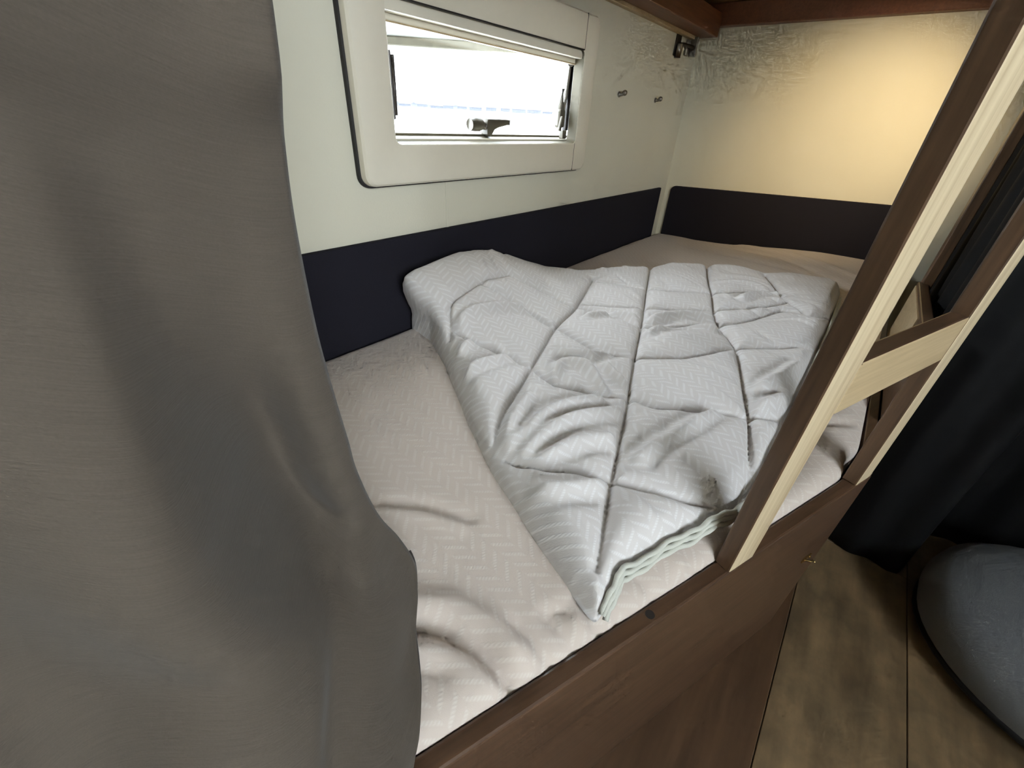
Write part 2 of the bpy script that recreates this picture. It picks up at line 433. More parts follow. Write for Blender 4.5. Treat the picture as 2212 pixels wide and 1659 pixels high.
# black gasket strip on the right jamb and the pane's own rim
box('jamb_gasket', (1.298, FY+.046, .923), (1.302, FY+.05, 1.10), MAT['gasket'], w1)
box('jamb_channel', (1.305, FY+.042, .923), (1.318, FY+.052, 1.10), MAT['metal'], w1, bevel=.002)
PY = WY+.048
box('window_pane', (.615, PY, .915), (1.372, PY+.006, 1.150), MAT['glass'], w1)
# sash sill strip
box('sash_sill', (.619, PY-.012, .916), (1.36, PY+.004, .924), MAT['shell_dimmed'], w1, bevel=.002)
# latch: round hub, neck and tapered lever
lt = tag(empty('window_latch', (.935, PY-.016, .924)), 'small grey latch handle at the bottom of the bedside window', 'latch')
bm = bmesh.new(); bm_box(bm, (.0, .004, .006), (.022, .014, .014), bevel=.003); bmobj('mount', bm, MAT['plastic'], lt)
V, Fc = tube([(-.062, -.004, .016), (-.05, -.004, .017), (-.032, -.004, .017), (-.024, -.004, .016)], [.0105, .0125, .0125, .009], 14)
obj('hub', V, Fc, MAT['plastic'], lt, True)
V, Fc = tube([(-.028, -.004, .016), (-.012, -.004, .014)], .007, 10); obj('neck', V, Fc, MAT['metal'], lt, True)
V = []; Fc = []
prof = [(-.014, .002, .026), (-.006, -.004, .027), (.004, -.002, .027), (.014, .008, .027), (.03, .0125, .0275), (.05, .0155, .0275), (.062, .0175, .0270), (.066, .019, .0255)]
for x, za, zb in prof: V += [(x, -.011, za), (x, -.011, zb), (x, .001, zb), (x, .001, za)]
for i in range(len(prof)-1):
    for k in range(4): Fc.append((i*4+k, i*4+(k+1) % 4, i*4+4+(k+1) % 4, i*4+4+k))
Fc += [(0, 1, 2, 3), tuple(4*(len(prof)-1)+k for k in (3, 2, 1, 0))]
lv = obj('lever', V, Fc, MAT['plastic'], lt); b = lv.modifiers.new('round', 'BEVEL'); b.width = .002; b.segments = 2
lt.scale = (1.12, 1.12, 1.25)
# stay arm on the right side: sliding bar, clamp block and lever, black track
def stay(parent, mir):
    V, Fc = tube([(0, 0, .155), (-.012, -.002, .06), (-.022, -.004, .03)], .0045, 8); obj('slide_bar', V, Fc, MAT['metal'], parent, True)
    V, Fc = tube([(.002, .004, .15), (-.002, .006, .07)], .006, 8); obj('outer_tube', V, Fc, MAT['plastic'], parent, True)
    V, Fc = tube([(-.006, -.006, .152), (.008, .008, .152)], .009, 12); obj('pivot', V, Fc, MAT['metal'], parent, True)
    bm = bmesh.new(); bm_box(bm, (-.030, -.004, .026), (.026, .020, .044), bevel=.006); bmobj('clamp', bm, MAT['plastic'], parent)
    bm = bmesh.new(); bm_box(bm, (-.040, -.016, .014), (.010, .008, .036), rot=Matrix.Rotation(.25, 3, 'Y'), bevel=.003); bmobj('clamp_knob', bm, MAT['plastic'], parent)
    V, Fc = tube([(-.018, .0, .010), (-.026, .0, .05), (-.021, .0, .094)], [.010, .011, .004], 8); obj('lever', V, Fc, MAT['plastic'], parent, True)
    bm = bmesh.new(); bm_box(bm, (.012, .006, .08), (.012, .012, .165), bevel=.002); bmobj('track', bm, MAT['gasket'], parent)
    bm = bmesh.new(); bm_box(bm, (-.004, .0, -.012), (.018, .014, .022), bevel=.003); bmobj('end_stop', bm, MAT['plastic'], parent)
st = tag(empty('window_stay', (1.272, PY-.030, .940)), 'grey window stay arm on the right jamb of the bedside window', 'window stay')
stay(st, 1); st.scale = (1.2, 1.1, 1.08)
st2 = tag(empty('window_stay', (.640, PY-.022, .945)), 'dark window stay arm half hidden at the window\'s left jamb', 'window stay')
bm = bmesh.new(); bm_box(bm, (0, 0, .06), (.006, .010, .115), bevel=.003); bmobj('track', bm, MAT['darkmetal'], st2)
V, Fc = tube([(.004, -.003, .01), (.006, -.003, .11)], .004, 8); obj('slide_bar', V, Fc, MAT['darkmetal'], st2, True)

# wall hooks right of the window
def hook(x, z, label):
    h = tag(empty('coat_hook', (x, WY, z)), label, 'hook', 'metal hooks on the window wall')
    V, Fc = tube([(0, 0, 0), (0, -.003, 0)], .0085, 16); obj('base_plate', V, Fc, MAT['metal'], h, True)
    V, Fc = tube([(0, -.002, 0), (0, -.012, -.001), (.001, -.016, .001), (.002, -.018, .004)], [.0045, .0045, .0045, .004], 8); obj('arm', V, Fc, MAT['metal'], h, True)
    bm = bmesh.new(); bmesh.ops.create_uvsphere(bm, u_segments=14, v_segments=8, radius=.0085); bmobj('knob', bm, MAT['metal'], h, True, loc=(.002, -.020, .004))
hook(1.561, 1.048, 'small metal coat hook on the white wall nearer the window')
hook(1.864, 1.048, 'small metal coat hook on the white wall nearer the room corner')

# ================================================================== dark padded strips above the mattress
def pad(name, axis, a0, a1, z0, z1, val, th, label, r0=.003, r1=.003, tilt=0.):
    """a felt-covered board standing against a wall, with rounded upper corners"""
    P = [(a0, z0)]
    for cx, cz, s0, r in ((a0+r0, z1-r0, 180, r0),):
        for i in range(7): an = math.radians(s0-90*i/6); P.append((cx+r*math.cos(an), cz+r*math.sin(an)))
    for i in range(7): an = math.radians(90-90*i/6); P.append((a1-r1+r1*math.cos(an), z1-r1+r1*math.sin(an)))
    P.append((a1, z0))
    c = (a0+a1)/2
    bm = bmesh.new(); A = []; B = []
    for u, z in P:
        zz = z - z0 + tilt*(u-c)*(1 if z > z0+.05 else 0)
        if axis == 'y': A.append(bm.verts.new((u-c, 0, zz))); B.append(bm.verts.new((u-c, -th, zz)))
        else: A.append(bm.verts.new((0, u-c, zz))); B.append(bm.verts.new((-th, u-c, zz)))
    n = len(P); bm.faces.new(A); bm.faces.new(list(reversed(B)))
    for i in range(n): bm.faces.new((A[i], B[i], B[(i+1) % n], A[(i+1) % n]))
    bmesh.ops.recalc_face_normals(bm, faces=bm.faces)
    fe = [e for e in bm.edges if all((abs(v.co.y+th) if axis == 'y' else abs(v.co.x+th)) < 1e-6 for v in e.verts)]
    bmesh.ops.bevel(bm, geom=fe, offset=.003, segments=2, profile=.5, affect='EDGES')
    o = bmobj(name, bm, MAT['navy'], None, loc=(c, val, z0) if axis == 'y' else (val, c, z0))
    me = o.data; ul = me.uv_layers.new(name='UVMap')
    for lp in me.loops:
        v = me.vertices[lp.vertex_index].co; ul.data[lp.index].uv = (v.x+v.y, v.z)
    return tag(o, label, 'wall pad')
pad('wall_pad', 'y', -.35, 2.098, .47, .7235, WY, .012, 'long dark padded strip on the window wall above the mattress', r0=.004, r1=.004)
pad('wall_pad', 'x', -.11, .785, .47, .745, EX, .012, 'short dark padded strip with rounded corner on the end wall', r0=.006, r1=.022, tilt=-.034)

# ================================================================== lower bunk
BZ = .49
bed = tag(empty('bunk_bed', (.9, .3, 0)), 'low bunk bed with dark walnut front board and angled front edge', 'bed')
def bedprism(name, poly, z0, z1, mat, bevel=0., parent=None):
    p = parent or bed
    return prism(name, [(x-p.location[0], y-p.location[1]) for x, y in poly], z0-p.location[2], z1-p.location[2], mat, p, bevel)
def abox(name, s0, s1, o0, o1, z0, z1, mat, parent, bevel=.002, frontmat=None):
    """box laid along the bed's front line"""
    bm = bmesh.new(); bm_box(bm, (0, 0, 0), (s1-s0, o1-o0, z1-z0), rot=Matrix.Rotation(ATH, 3, 'Z'), bevel=bevel)
    c = ap((s0+s1)/2, (o0+o1)/2, (z0+z1)/2)
    mats = [mat] if frontmat is None else [mat, frontmat]
    o = bmobj(name, bm, mats, parent, loc=rel(parent, c))
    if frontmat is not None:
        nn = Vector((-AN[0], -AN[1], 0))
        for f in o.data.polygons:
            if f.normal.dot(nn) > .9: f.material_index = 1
    return o
SE = .383
abox('front_board', -.78, SE, 0, .02, .04, BZ, MAT['walnut'], bed, bevel=.003)
box('return_board', (.790, -.161, 0), (EX-.004, -.143, BZ), MAT['walnut'], bed, bevel=.002)
pl = [ap(-.78, .02)[:2], ap(SE-.012, .02)[:2], (EX-.004, -.143), (EX-.004, WY-.004), (ap(-.78, .02)[0], WY-.004)]
bedprism('platform', pl, .375, .395, MAT['ash'])
q = ap(-.122, .0105, BZ)
V, Fc = tube([(0, 0, -.004), (0, 0, .0006)], .0055, 16); obj('dowel_hole', V, Fc, MAT['gasket'], bed, loc=rel(bed, q))
V, Fc = tube([(0, 0, 0), (0, 0, .0012)], .0075, 16); obj('dowel_ring', V, Fc, MAT['walnut'], bed, loc=rel(bed, (q[0], q[1], q[2]-.0009)))
# guard board at the far half of the front, with pale inner lining, and the post it is fixed to
gd = box('guard_board', (.98, -.186, BZ), (1.55, -.163, .643), MAT['walnut'], bed, bevel=.003)
box('guard_lining', (1.22, -.163, BZ+.005), (1.53, -.160, .636), MAT['ash'], bed)
box('post', (1.535, -.193, BZ), (1.575, -.171, 1.27), MAT['walnut_z'], bed, bevel=.002)
# brass catch low on the front board beside its corner
ct = tag(empty('brass_catch', ap(.317, 0, .312)), 'small brass catch on the bed front board below the far ladder rail', 'catch')
R3 = Matrix.Rotation(ATH, 3, 'Z')
bm = bmesh.new(); bm_box(bm, (0, -.0012, 0), (.026, .0024, .012), rot=R3, bevel=.0008); bmobj('plate', bm, MAT['brass'], ct)
V, Fc = tube([R3 @ Vector(p) for p in ((-.008, -.002, .002), (-.004, -.009, .004), (.004, -.011, .002), (.010, -.009, -.004), (.014, -.011, -.007))], .0018, 8); obj('hook', V, Fc, MAT['brass'], ct, True)
for sx in (-.009, .009):
    V, Fc = tube([R3 @ Vector((sx, -.002, 0)), R3 @ Vector((sx, -.0036, 0))], .0024, 10); obj('screw', V, Fc, MAT['brass'], ct, True)
# low podium the bed stands on
PS = [(-.6, -.19), (.985, -.19), (.990, -.185), (.990, .02), (.35, .12), (-.2, .32), (-.6, .5)]
fs = prism('floor_podium', [(x-.2, y) for x, y in PS], 0, .04, MAT['walnut_x'], None, bevel=.002, loc=(.2, 0, 0))
tag(fs, 'low smooth brown podium step along the foot of the bunk', 'step')

# ------------------------------------------------------------------ mattress with fitted sheet
MP = [ap(-.74, .0205)[:2], ap(SE-.06, .0205)[:2], ap(SE-.035, .026)[:2], ap(SE-.02, .042)[:2], (.83, -.137), (1.2, -.141), (1.47, -.141), (1.62, -.141), (EX-.016, -.141), (EX-.016, WY-.014), (-.26, WY-.014)]
MW = [  # creases: (polyline, depth, width)
 ([(.192, .389), (.218, .362), (.244, .325), (.267, .268)], -.006, .010),
 ([(.187, .372), (.214, .346), (.236, .312), (.255, .268)], .004, .010),
 ([(.110, .232), (.132, .215), (.148, .185), (.157, .147), (.158, .108)], -.010, .009),
 ([(.120, .245), (.147, .228), (.172, .196), (.183, .152), (.18, .115)], .008, .014),
 ([(.10, .20), (.125, .180), (.138, .150), (.14, .115)], .006, .010),
 ([(.25, .10), (.232, .113), (.228, .086), (.222, .062)], -.005, .007),
 ([(.202, .135), (.200, .097), (.196, .075)], -.005, .006),
 ([(.27, .10), (.262, .07), (.255, .045)], -.005, .007),
 ([(.29, .085), (.285, .06), (.28, .035)], -.004, .006),
 ([(.34, .06), (.335, .035), (.33, .02)], -.004, .006),
 ([(.09, .19), (.107, .18), (.121, .157)], -.004, .008),
 ([(.40, .045), (.385, .02), (.38, .0)], .006, .012),
 ([(.60, -.03), (.68, -.045), (.74, -.05)], -.004, .010),
 ([(.78, -.02), (.86, -.06), (.9, -.11)], -.006, .012),
 ([(.95, -.06), (1.02, -.09), (1.04, -.13)], .006, .014),
 ([(1.75, .05), (1.9, .35), (2.0, .6)], -.003, .02), ([(1.7, -.05), (1.95, .2), (2.1, .5)], -.003, .018), ([(1.85, -.05), (2.05, .2), (2.15, .4)], .003, .02),
]
def mat_height(x, y):
    h = np.full(x.shape, ZM)
    h += .046*sm((x-1.2)/.85)*sm((.62-y)/.6) + .012*sm((x-.5)/1.2)
    for ln, a, w in MW:
        d = seg_dist(x, y, ln); h += 1.6*a*np.exp(-(d/w)**2)
    h += .0022*vnoise(x*9, y*9, 3) + .0016*vnoise(x*26, y*18, 5)
    return h
def soft_slab(name, poly, hf, base, mat, parent=None, step=.006, post=None):
    """closed soft slab over poly: height field with finely sampled rounded border, real thickness down to base"""
    P = np.array(poly, float)
    seg = np.linalg.norm(np.roll(P, -1, 0)-P, axis=1); L = seg.sum(); n = max(40, int(L/step))
    cum = np.concatenate([[0], np.cumsum(seg)]); tt = np.linspace(0, L, n, endpoint=False)
    PP = np.vstack([P, P[:1]])
    ring = np.stack([np.interp(tt, cum, PP[:, 0]), np.interp(tt, cum, PP[:, 1])], 1)
    for _ in range(6): ring = .5*ring+.25*(np.roll(ring, 1, 0)+np.roll(ring, -1, 0))
    rl = [tuple(p) for p in ring]
    tg = np.roll(ring, -1, 0)-np.roll(ring, 1, 0); tg /= np.linalg.norm(tg, axis=1)[:, None]
    nrm = np.stack([-tg[:, 1], tg[:, 0]], 1)
    if (P[:, 0]*np.roll(P[:, 1], -1)-np.roll(P[:, 0], -1)*P[:, 1]).sum() < 0: nrm = -nrm
    pts = [ring]
    for dd in (.0012, .003, .006, .0095):
        rr = ring+nrm*dd; sd = poly_sd(rr[:, 0], rr[:, 1], rl); pts.append(rr[sd > dd*.8])
    x0, y0 = P.min(0); x1, y1 = P.max(0)
    X, Y = np.meshgrid(np.arange(x0, x1+step, step), np.arange(y0, y1+step, step), indexing='ij')
    X[:, ::2] += step*.25; X[:, 1::2] -= step*.25
    D = poly_sd(X, Y, rl); ok = D > .0125
    pts.append(np.stack([X[ok], Y[ok]], 1))
    A = np.vstack(pts)
    vs2, es2, fs2, *_ = delaunay_2d_cdt([Vector(p) for p in A], [(i, (i+1) % n) for i in range(n)], [], 1, 1e-7)
    Q = np.array([(v[0], v[1]) for v in vs2])
    sd = np.maximum(poly_sd(Q[:, 0], Q[:, 1], rl), 0)
    Z = hf(Q[:, 0], Q[:, 1], sd)
    V = np.column_stack([Q, Z]); uvs = Q.copy(); uvs[:, 1] += (Z-Z.max())*.6
    if post is not None: V = post(V)
    faces = [tuple(f) for f in fs2]
    # skirt and underside
    from collections import Counter
    cnt = Counter(); 
    for f in faces:
        for i in range(len(f)): cnt[(f[i], f[(i+1) % len(f)])] += 1
    border = [e for e in cnt if (e[1], e[0]) not in cnt]
    low = {}; V = list(map(tuple, V)); uvs = list(map(tuple, uvs))
    for a_, b_ in border:
        for k in (a_, b_):
            if k not in low: low[k] = len(V); V.append((V[k][0], V[k][1], base)); uvs.append((uvs[k][0], uvs[k][1]-.02))
    for a_, b_ in border: faces.append((b_, a_, low[a_], low[b_]))
    nxt = {a_: b_ for a_, b_ in border}; s0 = border[0][0]; loop = [s0]; c = nxt[s0]
    while c != s0: loop.append(c); c = nxt[c]
    faces.append(tuple(low[k] for k in reversed(loop)))
    return obj(name, V, faces, mat, None, True, uv=uvs)
def setorigin(o, c):
    me = o.data; n = len(me.vertices); co = np.zeros(n*3); me.vertices.foreach_get('co', co)
    co = co.reshape(-1, 3)-np.array(c); me.vertices.foreach_set('co', co.ravel()); me.update(); o.location = c
def mat_h(x, y, d):
    k = np.clip(d/.024, 0, 1)
    return mat_height(x, y) - .019*(1-np.sqrt(1-(1-k)**2))
mt_ = empty('mattress', (.95, .33, .395), 'mattress under a beige fitted herringbone sheet on the lower bunk', 'mattress')
o = soft_slab('fitted_sheet', MP, mat_h, .395, MAT['sheet'], step=.008)
setorigin(o, (.95, .33, .395)); o.parent = mt_; o.location = (0, 0, 0)

# ------------------------------------------------------------------ quilt
OUT = [(.258,.067),(.317,.068),(.427,.025),(.525,-.012),(.62,-.018),(1.0,-.022),(1.37,-.022),(1.66,-.02),(1.70,.02),(1.66,.2),(1.60,.42),(1.43,.54),(1.18,.675),(1.06,.77),(.98,.794),(.75,.796),(.60,.794),(.583,.70),(.52,.58),(.415,.413),(.355,.306),(.302,.187),(.265,.09)]
SEAMS=[
 [ (0.828,0.670),(0.776,0.669),(0.722,0.669),(0.663,0.662),(0.629,0.657),(0.586,0.629),(0.554,0.601) ],
 [ (1.150,0.593),(1.017,0.544),(0.927,0.513),(0.852,0.495),(0.777,0.479),(0.675,0.440),(0.586,0.407),(0.527,0.384),(0.463,0.361),(0.427,0.346),(0.387,0.325),(0.365,0.312) ],
 [ (1.579,0.582),(1.166,0.423),(0.964,0.343),(0.846,0.300),(0.768,0.271),(0.685,0.239),(0.617,0.212),(0.546,0.186),(0.487,0.165),(0.442,0.148),(0.415,0.139),(0.364,0.119),(0.322,0.102),(0.292,0.091) ],
 [ (1.803,0.456),(1.448,0.335),(1.299,0.276),(1.166,0.230),(1.086,0.196),(1.034,0.162),(0.975,0.124),(0.898,0.095),(0.822,0.070),(0.757,0.048),(0.710,0.032),(0.633,0.012),(0.581,-0.003),(0.527,-0.005) ],
 [ (1.608,0.201),(1.491,0.145),(1.382,0.091),(1.341,0.052),(1.315,0.024),(1.404,-0.020) ],
 [ (0.578,0.623),(0.575,0.569),(0.588,0.521),(0.588,0.464),(0.586,0.407),(0.570,0.352),(0.572,0.309),(0.594,0.264),(0.617,0.212),(0.623,0.171),(0.642,0.144),(0.680,0.093),(0.698,0.061),(0.709,0.034),(0.767,-0.010) ],
 [ (0.727,0.669),(0.760,0.616),(0.780,0.556),(0.772,0.474),(0.755,0.402),(0.740,0.335),(0.758,0.301),(0.769,0.270),(0.804,0.228),(0.847,0.194),(0.914,0.158),(0.975,0.124),(1.041,0.053),(1.121,-0.006) ],
 [ (0.833,0.663),(0.897,0.593),(0.911,0.528),(0.929,0.440),(0.931,0.331),(0.975,0.275),(1.043,0.219),(1.085,0.185),(1.169,0.142),(1.301,0.091),(1.315,0.024) ],
 [ (1.110,0.585),(1.157,0.519),(1.183,0.445),(1.240,0.364),(1.304,0.278),(1.385,0.206),(1.437,0.115) ],
 [ (0.937,0.514),(0.990,0.446),(1.042,0.377),(1.094,0.309),(1.164,0.233),(1.282,0.145),(1.380,0.093) ],
 [ (0.363,0.310),(0.362,0.260),(0.376,0.222),(0.402,0.184),(0.418,0.140),(0.436,0.091),(0.457,0.047),(0.495,0.008) ],
]
WRINK=[
 [ (0.479,0.130),(0.553,0.110),(0.614,0.096),(0.678,0.082) ],
 [ (0.379,0.291),(0.420,0.288),(0.490,0.284),(0.564,0.247) ],
 [ (0.378,0.264),(0.454,0.259),(0.505,0.239),(0.565,0.203) ],
 [ (0.368,0.239),(0.432,0.219),(0.489,0.180) ],
 [ (0.594,0.602),(0.630,0.609),(0.731,0.584),(0.781,0.551),(0.783,0.503) ],
 [ (0.520,0.542),(0.582,0.549),(0.597,0.509) ],
 [ (0.466,0.475),(0.523,0.469),(0.590,0.454) ],
 [ (0.662,0.395),(0.682,0.346),(0.734,0.321) ],
 [ (0.576,0.352),(0.628,0.361),(0.648,0.315),(0.607,0.262) ],
 [ (0.673,0.288),(0.655,0.258),(0.655,0.234) ],
 [ (0.391,0.310),(0.433,0.326),(0.491,0.342) ],
 [ (0.325,0.206),(0.358,0.171),(0.394,0.144) ],
 [ (0.815,0.042),(0.879,0.023),(0.963,0.002) ],
 [ (0.896,0.300),(0.984,0.267),(1.023,0.191) ],
 [ (1.297,0.197),(1.382,0.167),(1.440,0.128) ],
 [ (0.974,0.334),(1.050,0.280),(1.097,0.213) ],
 [ (0.864,0.442),(0.941,0.407),(0.957,0.351) ],
 [ (0.747,0.027),(0.811,-0.001) ],
]

def quilt_h(x, y, d):
    k = np.clip(d/.045, 0, 1); rim = np.sqrt(1-(1-k)**2)
    base = mat_height(x, y)*.4+ZM*.6
    h = base - .001 + .05*rim
    B = np.interp(x, [.52, .6, .66, .75, .85, .95, 1.06, 1.2], [.04, .075, .1, .115, .1, .06, .02, 0])
    h = h + B*sm((y-.5)/.27)*k**.5
    ds = np.full(x.shape, 9.)
    for ln in SEAMS: ds = np.minimum(ds, seg_dist(x, y, spline(ln, 3)))
    t = np.clip(ds/.032, 0, 1)
    puff = np.sqrt(1-(1-t)**2)*.017 + .009*sm(ds/.085)
    lip = sm(d/.03)
    h = h + (puff-.014)*lip - .0065*np.exp(-(ds/.0048)**2)*lip
    inner = sm(ds/.02)*lip
    for ln in WRINK:
        dd = seg_dist(x, y, spline(ln, 4)); h = h + (.0105*np.exp(-(dd/.010)**2) - .005*np.exp(-((dd-.022)/.011)**2))*inner
    # pulled folds: streaks roughly square to the long seams
    u = x*.34+y*.94; v = x*.94-y*.34
    w = vnoise(v*34+2.0*vnoise(u*9, v*9, 8)*4, u*9, 11)
    w2 = vnoise(v*16+u*5, u*13, 12)
    h = h + (.008*w*np.abs(w)*2.0 + .0045*w2)*inner
    return np.maximum(h, base-.004+.006*rim)
def quilt_post(P):
    # the pile against the wall leans over the mattress at its left end
    up = np.clip(P[:, 2]-(ZM+.045), 0, None)*sm((P[:, 1]-.55)/.2)*sm((.80-P[:, 0])/.2)
    P[:, 0] -= up*.75
    P[:, 1] = np.minimum(P[:, 1], WY-.016)
    return P
qt = empty('quilt', (.95, .35, ZM), 'pale diamond-stitched quilt folded and bunched on the lower mattress', 'quilt')
o = soft_slab('quilt_body', OUT, quilt_h, ZM-.004, MAT['quilt'], step=.0036, post=quilt_post)
setorigin(o, (.95, .35, ZM)); o.parent = qt; o.location = (0, 0, 0)
# bound hems of the two layers along the front edge
for k, (dz, dn, r) in enumerate(((.029, .005, .0032), (.0245, .002, .0034), (.0195, -.001, .0034))):
    line = [(.262, .060), (.290, .064), (.317, .062), (.37, .042), (.427, .018), (.475, -.002), (.525, -.019), (.60, -.025), (.75, -.027), (1.0, -.028), (1.37, -.028), (1.62, -.026)]
    pts = []
    for i, p in enumerate(spline(line, 8)):
        wv = .0010*math.sin(i*.55+k*.4)+.0006*math.sin(i*1.3+2*k)
        lift = .004*math.sin(i*.21+.6)
        pts.append((p[0]+dn*.4+wv-.95, p[1]+dn+wv-.35, dz*min(1, .25+i*.06)+lift*.5+wv+.004))
    V, Fc = tube(pts, r, 8); o = obj('hem_binding', V, Fc, MAT['edge_band'], qt, True, uv=[(p[0], p[2]) for p in V])

# ================================================================== ladder
ld = tag(empty('bunk_ladder', ap(.19, .01, BZ)), 'wooden bunk ladder with pale front faces hooked on the bed edge', 'ladder')  # rail and rung fronts paler: strong side light put into their colour
for s0, s1 in ((.005, .055), (.325, .373)):
    abox('rail', s0, s1, 0, .021, BZ-.0, 1.33, MAT['walnut_z'], ld, bevel=.0022, frontmat=MAT['ply_lit'])
for zt in (.782, 1.075):
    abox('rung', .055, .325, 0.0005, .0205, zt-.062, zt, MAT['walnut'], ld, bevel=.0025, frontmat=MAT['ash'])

# ================================================================== upper bunk
ub = tag(empty('upper_bunk', (.95, .35, 1.27)), 'upper bunk frame of red-brown beams above the end wall and window', 'bunk frame')
box('wall_ledger', (-.5, .795, 1.258), (2.135, WY, 1.278), MAT['ash'], ub, bevel=.002)
box('side_beam', (-.5, .725, 1.268), (2.14, .7955, 1.34), MAT['redwood'], ub, bevel=.003)
box('end_beam', (2.14, -.13, 1.303), (EX, WY, 1.372), MAT['redwood'], ub, bevel=.003)
abox('front_beam', -.75, SE, .022, .044, 1.30, 1.40, MAT['walnut'], ub, bevel=.002)
box('return_beam', (.80, -.165, 1.30), (EX, -.143, 1.40), MAT['walnut'], ub, bevel=.002)
pl2 = [ap(-.75, .044)[:2], ap(SE-.012, .044)[:2], (EX, -.143), (EX, WY), (ap(-.75, .044)[0], WY)]
bedprism('bunk_base', pl2, 1.374, 1.388, MAT['ash'], parent=ub)
# folding bracket in the corner
bk = tag(empty('bunk_bracket', (2.02, WY, 1.21)), 'steel hinge bracket under the upper bunk in the room corner', 'bracket')
bm = bmesh.new(); bm_box(bm, (-.05, -.002, .022), (.05, .004, .075), bevel=.002); bmobj('wall_plate', bm, MAT['darkmetal'], bk)
V, Fc = tube([(-.055, -.012, -.022), (-.055, -.012, .02)], .012, 12); obj('knuckle', V, Fc, MAT['metal'], bk, True)
V, Fc = tube([(-.05, -.012, .02), (-.03, -.018, .022), (.06, -.02, .024)], .006, 8); obj('link_bar', V, Fc, MAT['darkmetal'], bk, True)
bm = bmesh.new(); bm_box(bm, (.07, -.02, .025), (.010, .028, .062), bevel=.002); bmobj('strap', bm, MAT['metal'], bk)
bm = bmesh.new(); bm_box(bm, (.045, -.006, .02), (.03, .01, .05), bevel=.003); bmobj('catch_body', bm, MAT['metal'], bk)

# ================================================================== bed curtain in the foreground
E = [(.150,.292,1.30),(.148,.291,1.15),(.145,.29,1.03),(.140,.29,.965),(.133,.29,.90),(.131,.29,.83),(.133,.29,.775),(.137,.29,.715),(.139,.289,.675),(.150,.287,.61),(.166,.280,.562),(.168,.258,.534),(.150,.232,.526),(.125,.205,.522),(.108,.18,.520),(.092,.158,.519),(.071,.138,.516),(.043,.122,.507),(.005,.112,.47),(-.02,.108,.40),(-.03,.106,.33)]
E = np.array(spline(E, 7)); nT = len(E)
zl = np.linspace(1.30, .30, nT)
nS = 150
G = np.zeros((nT, nS, 3))
arc = np.concatenate([[0], np.cumsum(np.linalg.norm(np.diff(E, axis=0), axis=1))]); arc /= arc[-1]
for j in range(nS):
    s = j/(nS-1); 
    zrow = 1.30 + (E[:, 2]-1.30)                       # height of the row's right end
    zleft = 1.30 - 1.0*arc
    w = sm(s/.35)
    z = E[:, 2]*(1-w) + zleft*w
    z = z + .030*sm((arc-.60)/.12)*sm(s/.16)*(1-sm((s-.30)/.25))
    Lx = -.42; 
    Ly = .17 - .04*arc
    x = E[:, 0]*(1-s) + Lx*s
    y = E[:, 1]*(1-s) + Ly*s
    # rows low down pull forward quickly
    g = lambda c, wd: np.exp(-((s-c)/wd)**2)
    a = 0
    zz = z
    c0 = .200
    rg = np.exp(-((c0-s)/.024)**2) if s < c0 else np.exp(-((s-c0)/.13)**2)
    a = a + rg*(.014*sm((.97-zz)/.05) + .056*sm((.93-zz)/.18))*(1-.55*sm((.68-zz)/.12))
    a = a - .050*g(.125, .058)*sm((.89-zz)/.16)*sm((zz-.585)/.05)
    a = a + .010*g(.03, .04)*sm((.95-zz)/.1)*sm((zz-.6)/.05)
    a = a + .034*g(.09, .07)*sm((.64-zz)/.05)
    a = a - .055*g(.48, .13)*sm((1.0-zz)/.15)
    a = a + .03*g(.66, .07) - .03*g(.80, .06) + .03*g(.93, .05)
    zc = .944+.10*max(s-.16, 0)
    a = a + sm((zz-zc)/.035)*(1-.6*sm((zz-zc-.06)/.2))*(.034*g(.30, .10)+.022*g(.0, .05)+.008)
    G[:, j, 0] = x - .36*a; G[:, j, 1] = y - .93*a; G[:, j, 2] = z
wr_ = sm((np.linspace(0, 1, nS)-.07)/.10)[None, :, None]*sm((arc-.55)/.06)[:, None, None]
for _ in range(40):
    B_ = G.copy(); B_[1:-1] = .5*G[1:-1]+.25*(G[:-2]+G[2:]); G = G*(1-wr_)+B_*wr_
V = G.reshape(-1, 3); Fc = [(i*nS+j, (i+1)*nS+j, (i+1)*nS+j+1, i*nS+j+1) for i in range(nT-1) for j in range(nS-1)]
cu = empty('bed_curtain', (0, .2, .33), 'dark taupe fabric curtain hanging close in front of the bunk', 'curtain')
uvc = np.stack([np.tile(np.linspace(0, .6, nS), nT), np.repeat(arc*1.2, nS)], 1)
V = V - np.array(cu.location)
o = obj('curtain_cloth', V, Fc, MAT['curtain'], cu, True, uv=uvc)
sd = o.modifiers.new('thick', 'SOLIDIFY'); sd.thickness = .0022; sd.offset = -1
V, Fc = tube([tuple(p-np.array(cu.location)+np.array([.0012, .0008, -.001])) for p in E[75:125]], .0022, 6)
obj('hem_edge', V, Fc, MAT['hem'], cu, True, uv=[(v[0], v[2]) for v in V])

